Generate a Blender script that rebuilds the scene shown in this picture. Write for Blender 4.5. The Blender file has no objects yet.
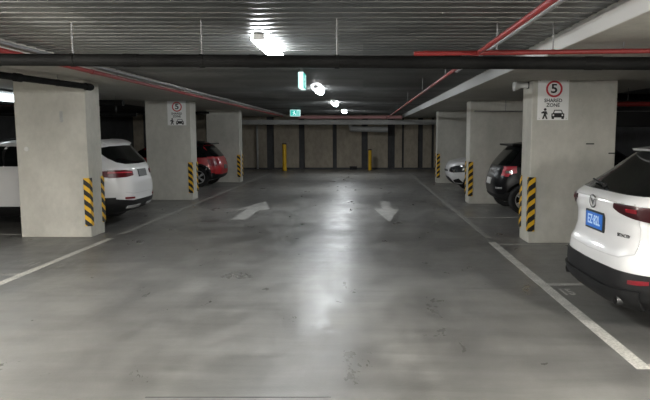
import bpy, bmesh, math, random
from mathutils import Vector, Matrix
random.seed(7)
SC = bpy.context.scene
COL = SC.collection
PI = math.pi

# ------------------------------------------------------------------ camera, world, exposure
cam_d = bpy.data.cameras.new('camera')
cam = bpy.data.objects.new('camera', cam_d); COL.objects.link(cam)
CAM_H = 1.63
cam.location = (0, 0, CAM_H)
PITCH = math.atan(65 / 610)
cam.rotation_euler = (PI / 2 - PITCH, 0, 0)
cam_d.sensor_width = 36; cam_d.lens = 36 * 610 / 650
cam_d.shift_x = -38 / 650
cam_d.clip_start = 0.05; cam_d.clip_end = 200
SC.camera = cam
SC.view_settings.view_transform = 'Standard'
SC.view_settings.look = 'None'
SC.view_settings.gamma = 1
SC.view_settings.exposure = 2.6
SC.cycles.use_denoising = True
SC.cycles.max_bounces = 10
SC.cycles.diffuse_bounces = 6
SC.cycles.glossy_bounces = 4
SC.cycles.sample_clamp_indirect = 6
w = bpy.data.worlds.new('world'); SC.world = w; w.use_nodes = True
w.node_tree.nodes['Background'].inputs[0].default_value = (0.8, 0.9, 1, 1)
w.node_tree.nodes['Background'].inputs[1].default_value = 0.0
LAMP = 17.0           # emission strength of the lane lamp diffusers
LAMP_FILL = 135.0       # emission strength of the unseen fill lamps added over the bays

# ------------------------------------------------------------------ materials
def principled(name, color, rough=0.5, metal=0.0, coat=0.0, emit=None, estr=0.0, spec=0.5):
    m = bpy.data.materials.new(name); m.use_nodes = True
    b = m.node_tree.nodes['Principled BSDF']
    b.inputs['Base Color'].default_value = (*color, 1)
    b.inputs['Roughness'].default_value = rough
    b.inputs['Metallic'].default_value = metal
    b.inputs['Coat Weight'].default_value = coat
    b.inputs['Specular IOR Level'].default_value = spec
    if emit:
        b.inputs['Emission Color'].default_value = (*emit, 1)
        b.inputs['Emission Strength'].default_value = estr
    return m

def nd(m, t, **kw):
    n = m.node_tree.nodes.new(t)
    for k, v in kw.items():
        if k in n.inputs.keys(): n.inputs[k].default_value = v
        else: setattr(n, k, v)
    return n

def ramp(m, stops):
    r = m.node_tree.nodes.new('ShaderNodeValToRGB')
    e = r.color_ramp.elements
    while len(e) < len(stops): e.new(0.5)
    for i, (p, c) in enumerate(stops):
        e[i].position = p
        e[i].color = (*c, 1) if isinstance(c, tuple) else (c, c, c, 1)
    return r

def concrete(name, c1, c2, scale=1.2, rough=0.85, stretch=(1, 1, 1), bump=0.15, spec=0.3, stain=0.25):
    m = principled(name, c1, rough, spec=spec)
    L = m.node_tree.links; b = m.node_tree.nodes['Principled BSDF']
    tc = nd(m, 'ShaderNodeTexCoord'); mp = nd(m, 'ShaderNodeMapping')
    mp.inputs['Scale'].default_value = stretch
    L.new(tc.outputs['Object'], mp.inputs[0])
    n1 = nd(m, 'ShaderNodeTexNoise', Scale=scale, Detail=6.0, Roughness=0.6)
    n2 = nd(m, 'ShaderNodeTexNoise', Scale=scale * 9, Detail=5.0, Roughness=0.7)
    L.new(mp.outputs[0], n1.inputs['Vector']); L.new(mp.outputs[0], n2.inputs['Vector'])
    r = ramp(m, [(0.3, c1), (0.7, c2)]); L.new(n1.outputs['Fac'], r.inputs[0])
    mx = nd(m, 'ShaderNodeMix', data_type='RGBA', blend_type='MULTIPLY')
    mx.inputs[0].default_value = stain
    r2 = ramp(m, [(0.35, 0.45), (0.6, 1.0)]); L.new(n2.outputs['Fac'], r2.inputs[0])
    L.new(r.outputs[0], mx.inputs[6]); L.new(r2.outputs[0], mx.inputs[7])
    L.new(mx.outputs[2], b.inputs['Base Color'])
    bp = nd(m, 'ShaderNodeBump', Strength=bump, Distance=0.01)
    L.new(n2.outputs['Fac'], bp.inputs['Height']); L.new(bp.outputs[0], b.inputs['Normal'])
    return m

def floor_material():
    m = principled('floor_concrete', (0.2, 0.2, 0.195), 0.4, spec=0.45)
    L = m.node_tree.links; b = m.node_tree.nodes['Principled BSDF']
    tc = nd(m, 'ShaderNodeTexCoord')
    mp = nd(m, 'ShaderNodeMapping'); mp.inputs['Scale'].default_value = (1.0, 0.55, 1)
    L.new(tc.outputs['Object'], mp.inputs[0])
    n1 = nd(m, 'ShaderNodeTexNoise', Scale=0.5, Detail=9.0, Roughness=0.66, Distortion=0.3)
    n2 = nd(m, 'ShaderNodeTexNoise', Scale=2.4, Detail=9.0, Roughness=0.68, Distortion=0.5)
    n3 = nd(m, 'ShaderNodeTexNoise', Scale=55.0, Detail=3.0, Roughness=0.6)
    mp2 = nd(m, 'ShaderNodeMapping'); mp2.inputs['Scale'].default_value = (0.5, 3.0, 1); mp2.inputs['Rotation'].default_value = (0, 0, 0.25)
    L.new(tc.outputs['Object'], mp2.inputs[0])
    n4 = nd(m, 'ShaderNodeTexNoise', Scale=1.5, Detail=8.0, Roughness=0.6, Distortion=0.6)
    L.new(mp.outputs[0], n1.inputs['Vector']); L.new(mp.outputs[0], n2.inputs['Vector'])
    L.new(tc.outputs['Object'], n3.inputs['Vector']); L.new(mp2.outputs[0], n4.inputs['Vector'])
    r1 = ramp(m, [(0.3, (0.105, 0.103, 0.098)), (0.5, (0.165, 0.162, 0.152)), (0.7, (0.24, 0.234, 0.217))])
    L.new(n1.outputs['Fac'], r1.inputs[0])
    r2 = ramp(m, [(0.3, 0.74), (0.5, 0.95), (0.7, 1.2)]); L.new(n2.outputs['Fac'], r2.inputs[0])
    mx = nd(m, 'ShaderNodeMix', data_type='RGBA', blend_type='MULTIPLY'); mx.inputs[0].default_value = 0.8
    L.new(r1.outputs[0], mx.inputs[6]); L.new(r2.outputs[0], mx.inputs[7])
    r4 = ramp(m, [(0.3, 0.72), (0.5, 1.0), (0.7, 1.25)]); L.new(n4.outputs['Fac'], r4.inputs[0])
    mx2 = nd(m, 'ShaderNodeMix', data_type='RGBA', blend_type='MULTIPLY'); mx2.inputs[0].default_value = 0.7
    L.new(mx.outputs[2], mx2.inputs[6]); L.new(r4.outputs[0], mx2.inputs[7])
    L.new(mx2.outputs[2], b.inputs['Base Color'])
    rr = ramp(m, [(0.32, 0.25), (0.68, 0.50)]); L.new(n2.outputs['Fac'], rr.inputs[0])
    L.new(rr.outputs[0], b.inputs['Roughness'])
    bp = nd(m, 'ShaderNodeBump', Strength=0.25, Distance=0.004)
    L.new(n3.outputs['Fac'], bp.inputs['Height']); L.new(bp.outputs[0], b.inputs['Normal'])
    return m

def deck_material():
    m = principled('galvanised_deck', (0.3, 0.3, 0.3), 0.4, 0.85)
    L = m.node_tree.links; b = m.node_tree.nodes['Principled BSDF']
    tc = nd(m, 'ShaderNodeTexCoord')
    br = nd(m, 'ShaderNodeTexBrick')
    br.offset = 0.0
    br.inputs['Color1'].default_value = (0.12, 0.124, 0.122, 1); br.inputs['Color2'].default_value = (0.21, 0.212, 0.205, 1)
    br.inputs['Mortar'].default_value = (0.16, 0.16, 0.16, 1)
    br.inputs['Scale'].default_value = 1.0; br.inputs['Mortar Size'].default_value = 0.0
    br.inputs['Brick Width'].default_value = 2.3; br.inputs['Row Height'].default_value = 0.6
    n = nd(m, 'ShaderNodeTexNoise', Scale=2.5, Detail=6.0, Roughness=0.65)
    L.new(tc.outputs['Object'], br.inputs['Vector']); L.new(tc.outputs['Object'], n.inputs['Vector'])
    r = ramp(m, [(0.3, 0.75), (0.7, 1.15)]); L.new(n.outputs['Fac'], r.inputs[0])
    mx = nd(m, 'ShaderNodeMix', data_type='RGBA', blend_type='MULTIPLY'); mx.inputs[0].default_value = 1.0
    L.new(br.outputs['Color'], mx.inputs[6]); L.new(r.outputs[0], mx.inputs[7])
    L.new(mx.outputs[2], b.inputs['Base Color'])
    r2 = ramp(m, [(0.3, 0.32), (0.7, 0.5)]); L.new(n.outputs['Fac'], r2.inputs[0]); L.new(r2.outputs[0], b.inputs['Roughness'])
    return m

def stripe_material(name, sgn):
    # black and yellow diagonal bands, a function of height and distance along the guard
    m = principled(name, (0.8, 0.5, 0.02), 0.55)
    L = m.node_tree.links; b = m.node_tree.nodes['Principled BSDF']
    tc = nd(m, 'ShaderNodeTexCoord'); s = nd(m, 'ShaderNodeSeparateXYZ'); L.new(tc.outputs['Object'], s.inputs[0])
    xx = nd(m, 'ShaderNodeMath', operation='MULTIPLY'); xx.inputs[1].default_value = sgn; L.new(s.outputs[0], xx.inputs[0])
    a = nd(m, 'ShaderNodeMath', operation='ADD'); L.new(xx.outputs[0], a.inputs[0]); L.new(s.outputs[1], a.inputs[1])
    k = nd(m, 'ShaderNodeMath', operation='MULTIPLY'); k.inputs[1].default_value = 0.75; L.new(a.outputs[0], k.inputs[0])
    ad = nd(m, 'ShaderNodeMath', operation='ADD'); L.new(s.outputs[2], ad.inputs[0]); L.new(k.outputs[0], ad.inputs[1])
    md = nd(m, 'ShaderNodeMath', operation='PINGPONG'); md.inputs[1].default_value = 0.08; L.new(ad.outputs[0], md.inputs[0])
    gt = nd(m, 'ShaderNodeMath', operation='GREATER_THAN'); gt.inputs[1].default_value = 0.042; L.new(md.outputs[0], gt.inputs[0])
    r = ramp(m, [(0.0, (0.012, 0.012, 0.012)), (1.0, (0.72, 0.42, 0.02))]); L.new(gt.outputs[0], r.inputs[0])
    L.new(r.outputs[0], b.inputs['Base Color'])
    return m

M = {}
M['floor'] = floor_material()
M['deck'] = deck_material()
M['pillar'] = concrete('pillar_concrete', (0.42, 0.41, 0.365), (0.60, 0.585, 0.525), 1.1, 0.8, (1, 1, 0.7), 0.08, stain=0.15)
M['soffit'] = concrete('soffit_concrete', (0.36, 0.345, 0.31), (0.45, 0.435, 0.39), 1.0, 0.8, stain=0.2)
M['wall'] = concrete('wall_concrete', (0.38, 0.335, 0.27), (0.54, 0.475, 0.37), 0.8, 0.85, (1, 1, 0.5), stain=0.35)
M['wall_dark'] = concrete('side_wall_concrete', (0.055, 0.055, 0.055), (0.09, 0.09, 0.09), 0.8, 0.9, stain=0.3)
M['pile'] = concrete('soldier_pile_concrete', (0.07, 0.07, 0.072), (0.12, 0.12, 0.122), 2.0, 0.9, (1, 1, 0.4))
M['line'] = concrete('road_paint', (0.46, 0.45, 0.41), (0.68, 0.66, 0.61), 5.0, 0.6, bump=0.05, stain=0.75)
M['line_worn'] = concrete('worn_road_paint', (0.30, 0.295, 0.28), (0.47, 0.46, 0.43), 6.0, 0.55, bump=0.05, stain=0.6)
M['line_faint'] = concrete('faint_road_paint', (0.25, 0.245, 0.23), (0.42, 0.41, 0.38), 5.0, 0.5, bump=0.05, stain=0.6)
M['black_pipe'] = concrete('black_pipe_plastic', (0.004, 0.004, 0.004), (0.013, 0.013, 0.0125), 4, 0.6, (0.6, 1, 1), 0.02, 0.08, stain=0.6)
M['red_pipe'] = principled('red_pipe_paint', (0.21, 0.016, 0.014), 0.45)
M['red_main'] = principled('glare_paled_red', (0.60, 0.32, 0.31), 0.35)  # red lightened to carry the glare of the far lamp
M['galv'] = principled('galvanised_steel', (0.5, 0.5, 0.5), 0.4, 0.8)
M['rod'] = principled('threaded_rod', (0.22, 0.22, 0.22), 0.6, 0.3)
M['pale_pipe'] = concrete('pale_grey_paint', (0.36, 0.36, 0.35), (0.46, 0.46, 0.44), 3, 0.55, bump=0.02, stain=0.15)
M['edge'] = principled('lit_beam_side', (0.5, 0.5, 0.49), 0.5)  # paler colour standing for lamplight on the right beam's side
M['duct'] = principled('grey_duct', (0.3, 0.3, 0.3), 0.4, 0.6)
M['lamp_body'] = principled('lamp_white_body', (0.6, 0.6, 0.6), 0.5)
M['lamp'] = principled('lamp_diffuser', (0.8, 0.8, 0.8), 0.4, emit=(0.93, 0.97, 1.0), estr=LAMP)
M['lamp_fill'] = principled('fill_lamp_diffuser', (0.8, 0.8, 0.8), 0.4, emit=(1.0, 0.965, 0.9), estr=LAMP_FILL)
M['tube'] = principled('tube_lamp', (0.8, 0.8, 0.8), 0.4, emit=(0.85, 0.95, 1.0), estr=1.0)
M['exit_face'] = principled('exit_green', (0.0, 0.3, 0.25), 0.4, emit=(0.05, 0.62, 0.55), estr=0.13)
M['exit_pale'] = principled('exit_white', (0.8, 0.9, 0.9), 0.4, emit=(0.75, 1.0, 0.97), estr=0.16)
M['white_plastic'] = principled('white_plastic', (0.62, 0.62, 0.6), 0.45)
M['guard_l'] = stripe_material('guard_stripes_falling', 1)
M['guard_r'] = stripe_material('guard_stripes_rising', -1)
M['yellow'] = concrete('bollard_yellow', (0.62, 0.36, 0.015), (0.72, 0.44, 0.03), 4, 0.45, bump=0.02, stain=0.2)
M['bollard_cap'] = principled('bollard_cap', (0.06, 0.03, 0.02), 0.6)
M['sign_white'] = principled('sign_white', (0.86, 0.86, 0.84), 0.45)
M['sign_red'] = principled('sign_red', (0.55, 0.035, 0.05), 0.45)
M['sign_black'] = principled('sign_black', (0.015, 0.015, 0.015), 0.5)
M['white_paint'] = principled('car_white_paint', (0.68, 0.68, 0.68), 0.3, coat=0.8)
M['red_paint'] = principled('car_red_paint', (0.34, 0.008, 0.012), 0.38, coat=0.3)
M['black_paint'] = principled('car_black_paint', (0.005, 0.005, 0.006), 0.3, coat=0.0, spec=0.2)
M['glass'] = principled('tinted_glass', (0.005, 0.006, 0.006), 0.06, spec=0.25)
M['plastic'] = principled('black_plastic', (0.009, 0.009, 0.0095), 0.55, spec=0.3)
M['seam'] = principled('panel_gap', (0.5, 0.5, 0.5), 0.7)
M['tail_red'] = principled('tail_lamp_red', (0.16, 0.004, 0.010), 0.3, spec=0.4)
M['tail_bright'] = principled('tail_lamp_bright', (0.5, 0.03, 0.05), 0.35, spec=0.4)
M['tail_deep'] = principled('tail_lamp_deep_red', (0.09, 0.003, 0.006), 0.3, spec=0.4)
M['tail_dark'] = principled('tail_lamp_dark', (0.03, 0.003, 0.005), 0.3, spec=0.35)
M['chrome'] = principled('chrome', (0.75, 0.75, 0.76), 0.15, 1.0)
M['exhaust'] = principled('exhaust_steel', (0.05, 0.05, 0.05), 0.5, 0.5)
M['skid'] = principled('silver_skid', (0.32, 0.32, 0.32), 0.45)
M['alloy'] = principled('wheel_alloy', (0.6, 0.6, 0.61), 0.35, 0.35)
M['tyre'] = principled('tyre_rubber', (0.012, 0.012, 0.012), 0.8)
M['arch'] = principled('arch_liner', (0.006, 0.006, 0.006), 0.9)
M['plate_blue'] = principled('plate_blue', (0.02, 0.16, 0.62), 0.35)
M['plate_text'] = principled('plate_text', (0.55, 0.72, 0.95), 0.4)
M['plate_grey'] = principled('plate_grey', (0.07, 0.075, 0.075), 0.4)
M['plate_black'] = principled('plate_dark', (0.02, 0.02, 0.02), 0.4)
M['head_glass'] = principled('head_lamp', (0.03, 0.035, 0.04), 0.08, coat=1.0)

# ------------------------------------------------------------------ helpers
def obj(name, bm, mat, parent=None, smooth=False, loc=None):
    me = bpy.data.meshes.new(name)
    bmesh.ops.recalc_face_normals(bm, faces=bm.faces)
    bm.to_mesh(me); bm.free()
    if smooth:
        for p in me.polygons: p.use_smooth = True
        try: me.set_sharp_from_angle(angle=math.radians(38))
        except Exception: pass
    for m in (mat if isinstance(mat, (list, tuple)) else [mat]): me.materials.append(m)
    o = bpy.data.objects.new(name, me); COL.objects.link(o)
    if parent: o.parent = parent
    if loc: o.location = loc
    return o

def tag(o, label, cat, group=None, kind=None):
    o['label'] = label; o['category'] = cat
    if group: o['group'] = group
    if kind: o['kind'] = kind
    return o

def empty(name, loc, rz=0.0):
    o = bpy.data.objects.new(name, None); COL.objects.link(o)
    o.empty_display_size = 0.1
    o.location = loc; o.rotation_euler = (0, 0, rz)
    return o

def struct(name, bm, mat, label, cat, smooth=False):
    o = obj(name, bm, mat, smooth=smooth)
    return tag(o, label, cat, kind='structure')

def box(bm, x0, x1, y0, y1, z0, z1, mi=0, bev=0.0):
    r = bmesh.ops.create_cube(bm, size=1)
    vs = r['verts']
    for v in vs:
        v.co = Vector(((x0 + x1) / 2 + v.co.x * (x1 - x0), (y0 + y1) / 2 + v.co.y * (y1 - y0), (z0 + z1) / 2 + v.co.z * (z1 - z0)))
    fs = set(f for v in vs for f in v.link_faces)
    for f in fs: f.material_index = mi
    if bev > 0:
        es = list(set(e for v in vs for e in v.link_edges))
        bmesh.ops.bevel(bm, geom=es, offset=bev, segments=2, affect='EDGES', profile=0.5)
    return bm

def tube(bm, a, b, r, n=16, r2=None, caps=True, mi=0):
    a = Vector(a); b = Vector(b); d = b - a
    q = d.to_track_quat('Z', 'Y').to_matrix().to_4x4()
    mt = Matrix.Translation((a + b) / 2) @ q
    res = bmesh.ops.create_cone(bm, cap_ends=caps, segments=n, radius1=r, radius2=r if r2 is None else r2, depth=d.length, matrix=mt)
    for f in set(f for v in res['verts'] for f in v.link_faces): f.material_index = mi
    return bm

def path_tube(bm, pts, r, n=12):
    for i in range(len(pts) - 1): tube(bm, pts[i], pts[i + 1], r, n)
    for p in pts[1:-1]:
        bmesh.ops.create_uvsphere(bm, u_segments=n, v_segments=8, radius=r * 1.08, matrix=Matrix.Translation(p))
    return bm

def lathe(bm, prof, n=32, axis='y'):
    """prof: list of (radius, height); revolved about the axis, open profile"""
    rings = []
    for r, hgt in prof:
        ring = []
        for i in range(n):
            a = 2 * PI * i / n
            c, s = r * math.cos(a), r * math.sin(a)
            co = (c, hgt, s) if axis == 'y' else (c, s, hgt)
            ring.append(bm.verts.new(co))
        rings.append(ring)
    for i in range(len(rings) - 1):
        for j in range(n):
            k = (j + 1) % n
            bm.faces.new((rings[i][j], rings[i][k], rings[i + 1][k], rings[i + 1][j]))
    return rings

def prism(bm, pts, mat4, depth):
    """polygon pts (2-D) in plane XY of mat4, extruded by depth along +Z"""
    a = [bm.verts.new(mat4 @ Vector((p[0], p[1], 0))) for p in pts]
    b = [bm.verts.new(mat4 @ Vector((p[0], p[1], depth))) for p in pts]
    bm.faces.new(a[::-1]); bm.faces.new(b)
    n = len(pts)
    for i in range(n):
        j = (i + 1) % n
        bm.faces.new((a[i], a[j], b[j], b[i]))

def circle_pts(cx, cy, r, n=32, a0=0):
    return [(cx + r * math.cos(a0 + 2 * PI * i / n), cy + r * math.sin(a0 + 2 * PI * i / n)) for i in range(n)]

def ring_prism(bm, cx, cy, r0, r1, mat4, depth, n=40):
    for i in range(n):
        a, b = 2 * PI * i / n, 2 * PI * (i + 1) / n
        prism(bm, [(cx + r0 * math.cos(a), cy + r0 * math.sin(a)), (cx + r1 * math.cos(a), cy + r1 * math.sin(a)),
                   (cx + r1 * math.cos(b), cy + r1 * math.sin(b)), (cx + r0 * math.cos(b), cy + r0 * math.sin(b))], mat4, depth)

def text_bm(s, size, depth=0.001):
    cu = bpy.data.curves.new('text', 'FONT'); cu.body = s; cu.size = size; cu.extrude = depth; cu.offset = size * 0.02
    cu.align_x = 'CENTER'; cu.align_y = 'CENTER'; cu.resolution_u = 3
    o = bpy.data.objects.new('text', cu); COL.objects.link(o)
    dg = bpy.context.evaluated_depsgraph_get(); dg.update()
    me = bpy.data.meshes.new_from_object(o.evaluated_get(dg))
    bm = bmesh.new(); bm.from_mesh(me)
    bpy.data.objects.remove(o); bpy.data.curves.remove(cu); bpy.data.meshes.remove(me)
    return bm

def text_on(name, s, size, mat4, mat, parent, sx=1.0):
    bm = text_bm(s, size)
    bmesh.ops.transform(bm, matrix=mat4 @ Matrix.Diagonal((sx, 1, 1, 1)), verts=bm.verts)
    return obj(name, bm, mat, parent)

# ------------------------------------------------------------------ the room shell
Y0, Y1 = -9.0, 29.4
XL, XR = -11.0, 9.0
ZC = 2.60
BL0, BL1, ZBL = -6.6, -3.66, 2.48      # left soffit band over the pillars
BR0, BR1, ZBR = 1.86, 4.9, 2.43        # right soffit band

bm = bmesh.new(); box(bm, XL - .3, XR + .3, Y0 - .3, Y1 + .4, -0.25, 0)
struct('floor', bm, M['floor'], 'smooth mottled grey concrete floor of the car park', 'floor')

bm = bmesh.new()
pitch = 0.2
prof = []
y = Y0
while y < Y1:
    prof += [(y, ZC), (y + 0.085, ZC), (y + 0.09, ZC + 0.004), (y + 0.095, ZC), (y + 0.17, ZC), (y + 0.174, ZC - 0.008), (y + 0.194, ZC - 0.008), (y + 0.2, ZC)]
    y += pitch
rows = []
for (yy, zz) in prof:
    rows.append([bm.verts.new((xx, yy, zz)) for xx in (XL, XR)])
for i in range(len(rows) - 1):
    if (rows[i][0].co - rows[i + 1][0].co).length > 1e-6:
        bm.faces.new((rows[i][0], rows[i][1], rows[i + 1][1], rows[i + 1][0]))
    else:
        pass
bmesh.ops.remove_doubles(bm, verts=bm.verts, dist=1e-5)
box(bm, XL - .3, XR + .3, Y0 - .3, Y1 + .3, ZC + 0.05, ZC + 0.25)
struct('ceiling', bm, M['deck'], 'ribbed galvanised steel deck ceiling over the car park lane', 'ceiling')

bm = bmesh.new(); box(bm, BL0, BL1, Y0, Y1 - 0.3, ZBL, ZC + 0.02)
struct('trim_1', bm, M['soffit'], 'flat grey concrete beam band above the left row of pillars', 'beam')
bm = bmesh.new(); box(bm, BR0, BR1, Y0, Y1 - 0.3, ZBR, ZC + 0.02)
struct('trim_2', bm, M['soffit'], 'pale concrete beam band above the right row of pillars', 'beam')

bm = bmesh.new(); box(bm, BR0 - 0.006, BR0, Y0, Y1 - 0.3, ZBR + 0.004, ZC - 0.02)  # thin facing added so the beam side looks brightly lit
struct('trim_3', bm, M['edge'], 'thin pale facing painted to brighten the lit side of the right beam', 'edge strip')
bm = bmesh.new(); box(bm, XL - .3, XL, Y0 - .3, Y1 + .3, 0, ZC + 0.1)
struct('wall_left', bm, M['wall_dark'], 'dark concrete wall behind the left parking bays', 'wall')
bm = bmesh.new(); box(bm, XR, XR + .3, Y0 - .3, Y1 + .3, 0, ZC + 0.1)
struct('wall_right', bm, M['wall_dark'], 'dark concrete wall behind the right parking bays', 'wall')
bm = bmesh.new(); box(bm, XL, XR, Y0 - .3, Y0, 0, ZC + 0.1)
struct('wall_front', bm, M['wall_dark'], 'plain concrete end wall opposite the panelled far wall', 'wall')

# far wall: concrete panels between recessed dark piles (pixel columns of the gaps in the photograph -> x)
bm = bmesh.new()
box(bm, XL, XR, Y1 + 0.12, Y1 + 0.35, 0, ZC + 0.1, 1)
gaps = [(-10.4, .3), (-8.9, .3), (-7.4, .3), (-5.95, .34), (-4.45, .36), (-2.94, .28), (-1.36, .2), (0.08, .3), (1.36, .34), (1.92, .1), (2.76, .24), (3.35, .12), (4.5, .3), (6.0, .3), (7.5, .3)]
x = XL
for gx, gw in gaps:
    box(bm, x, gx - gw / 2, Y1, Y1 + 0.2, 0, ZC + 0.1, 0)
    x = gx + gw / 2
box(bm, x, XR, Y1, Y1 + 0.2, 0, ZC + 0.1, 0)
struct('wall_back', bm, [M['wall'], M['pile']], 'far end wall of brown grey panels between dark recesses', 'wall')
bm = bmesh.new(); box(bm, XL, XR, Y1 - 0.06, Y1, 0, 0.07)
struct('baseboard_back', bm, M['pile'], 'dark kerb strip along the foot of the far wall', 'kerb')

# ------------------------------------------------------------------ pillars
def pillar(x0, x1, y0, y1, ztop, label):
    bm = bmesh.new(); box(bm, x0, x1, y0, y1, 0, ztop, 0, 0.012)
    return struct('pillar', bm, M['pillar'], label, 'pillar')
PL = [9.66, 15.27, 21.1]
PR = [9.12, 14.45, 20.7]
PD = 0.52
LW = (-5.47, -4.35); RW = (2.50, 3.76)
LS = [0.0, 0.06, 0.09]
pl_lab = ['wide concrete pillar beside the white car on the left, nearest of its row',
          'concrete pillar carrying the small speed sign between white and red cars',
          'dim concrete pillar just beyond the red car']
pr_lab = ['wide concrete pillar carrying the large 5 speed sign beside the white hatchback',
          'shaded concrete pillar directly behind the black car',
          'dim concrete pillar beyond the white car peeking out on the right']
pillars = []
for yv, lb, dx in zip(PL, pl_lab, LS): pillars.append(pillar(LW[0] + dx, LW[1] + dx, yv, yv + PD, ZBL, lb))
for yv, lb in zip(PR, pr_lab): pillars.append(pillar(RW[0] + (0 if yv < 10 else 0.02), RW[1], yv, yv + PD, ZBR, lb))
# small features on the pillars
bm = bmesh.new(); tube(bm, (-5.31, 9.662, 1.41), (-5.31, 9.648, 1.41), 0.035, 20)
o = obj('plug', bm, M['white_plastic'], pillars[0], True); o['label'] = 'round pale plug'
bm = bmesh.new(); box(bm, -4.76, -4.71, 9.65, 9.662, 1.83, 2.0, 0, 0.003)
o = obj('patch', bm, M['pale_pipe'], pillars[0]); o['label'] = 'small pale repair strip'
bm = bmesh.new(); tube(bm, (3.37, 9.125, 1.97), (3.37, 9.112, 1.97), 0.13, 28)
o = obj('patch', bm, M['pillar'], pillars[3], True); o['label'] = 'round patch in the concrete'
for (xa, za, wa) in ((3.32, 1.49, .12), (3.66, 1.35, .1), (3.34, .30, .1)):
    bm = bmesh.new(); box(bm, xa, xa + wa, 9.112, 9.125, za, za + .018)
    o = obj('bracket', bm, M['sign_black'], pillars[3]); o['label'] = 'short dark slot mark'

# corner guards: L section rubber, top-level things
def guard(x, y, sx, sy, z0, z1, mat, label):
    """corner at (x,y); legs run along sx in x and sy in y"""
    t, wd = 0.014, 0.085
    bm = bmesh.new()
    # outline of the L, outside of the corner by t
    P = [(-sx * t, -sy * t), (sx * wd, -sy * t), (sx * wd, 0.0), (0.0, 0.0), (0.0, sy * wd), (-sx * t, sy * wd)]
    prism(bm, P, Matrix.Translation((0, 0, 0)), z1 - z0)
    o = obj('corner_guard', bm, mat, loc=(x, y, z0))
    return tag(o, label, 'corner guard', 'black and yellow corner guards on the pillars')
gz = (0.18, 0.95)
who_l = ['nearest left pillar beside the white car', 'left pillar with the small speed sign', 'farthest left pillar past the red car']
for yv, who, dx in zip(PL, who_l, LS):
    guard(LW[1] + dx, yv, -1, 1, gz[0], gz[1], M['guard_l'], 'black and yellow striped guard on front corner of ' + who)
    guard(LW[1] + dx, yv + PD, -1, -1, gz[0], gz[1], M['guard_l'], 'black and yellow striped guard on rear corner of ' + who)
who_r = ['right pillar with the large speed sign', 'right pillar behind the black car', 'farthest right pillar past the half-hidden white car']
for yv, who in zip(PR, who_r):
    xx = RW[0] + (0 if yv < 10 else 0.02)
    guard(xx, yv, 1, 1, gz[0], gz[1] + 0.05, M['guard_r'], 'striped guard on front corner of ' + who)
    guard(xx, yv + PD, 1, -1, gz[0], gz[1] + 0.05, M['guard_r'], 'striped guard on rear corner of ' + who)

# ------------------------------------------------------------------ floor markings
def marking(name, pts, mat, label, cat='floor line', z=0.003):
    bm = bmesh.new(); prism(bm, pts, Matrix.Translation((0, 0, 0.0005)), z - 0.0005)
    return tag(obj(name, bm, mat), label, cat)
def line_y(x, ya, yb, wd, mat, label): return marking('floor_line', [(x - wd / 2, ya), (x + wd / 2, ya), (x + wd / 2, yb), (x - wd / 2, yb)], mat, label)
def line_x(y, xa, xb, wd, mat, label): return marking('floor_line', [(xa, y - wd / 2), (xb, y - wd / 2), (xb, y + wd / 2), (xa, y + wd / 2)], mat, label)
line_y(-4.0, 1.2, 9.55, 0.10, M['line'], 'long pale lane line on the floor before the nearest left pillar')
line_y(-4.0, 10.0, 26.5, 0.09, M['line_faint'], 'worn lane line running past the tails of white and red cars on the left')
line_y(1.97, 4.12, 9.2, 0.11, M['line'], 'bright lane line beside the white hatchback on the right')
line_y(2.0, 9.6, 27.0, 0.09, M['line_faint'], 'worn lane line running past the tail of the black car')
line_x(9.02, 2.03, 6.9, 0.09, M['line_worn'], 'faint bay line at the foot of the pillar with the large sign')
line_x(6.56, 2.03, 6.9, 0.10, M['line_worn'], 'pale bay line running under the white hatchback')
line_x(4.16, 2.03, 6.9, 0.10, M['line'], 'short bay line at the near end of the right lane line')
line_x(7.05, -9.0, -4.06, 0.10, M['line_faint'], 'faint bay line meeting the left lane line in front of the nearest pillar')
line_x(9.95, -9.0, -5.52, 0.09, M['line_worn'], 'bay line disappearing behind the nearest left pillar')
line_x(13.0, -9.0, -4.06, 0.09, M['line_faint'], 'faint bay line between the white car and the second left pillar')
line_x(18.6, -9.0, -4.06, 0.09, M['line_faint'], 'faint bay line on the near side of the red car')
line_x(12.05, 2.05, 6.9, 0.09, M['line_faint'], 'faint bay line on the near side of the black car')
# arrows
marking('painted_arrow', [(-2.56, 11.7), (-2.27, 11.7), (-2.27, 13.3), (-2.05, 13.3), (-2.40, 15.0), (-2.78, 13.3), (-2.56, 13.3)], M['line_worn'], 'pale painted arrow on the left of the lane pointing away', 'painted arrow')
marking('painted_arrow', [(0.42, 15.0), (0.42, 13.4), (0.23, 13.4), (0.50, 11.4), (0.80, 13.4), (0.65, 13.4), (0.65, 15.0)], M['line_worn'], 'pale painted arrow on the right of the lane pointing toward the viewer', 'painted arrow')

# worn bay numbers painted by the lane lines
for sx_, (x_, y_), lb in (('15', (2.13, 6.22), 'worn pale bay number on the floor by the tail of the white hatchback'), ('11', (-4.2, 7.6), 'worn pale bay number by the long lane line before the nearest left pillar')):
    b2 = text_bm(sx_, 0.34, 0.001)
    bmesh.ops.transform(b2, matrix=Matrix.Translation((x_, y_, 0.0018)) @ Matrix.Diagonal((.45, 1, 1, 1)), verts=b2.verts)
    tag(obj('painted_number', b2, M['line_worn']), lb, 'painted number')
# long thin joint cut in the near floor
bm = bmesh.new(); box(bm, -1.36, -0.2, 3.655, 3.664, 0.0003, 0.002)
tag(obj('floor_joint', bm, M['pile']), 'thin dark joint cut across the near concrete floor', 'floor joint')

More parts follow.
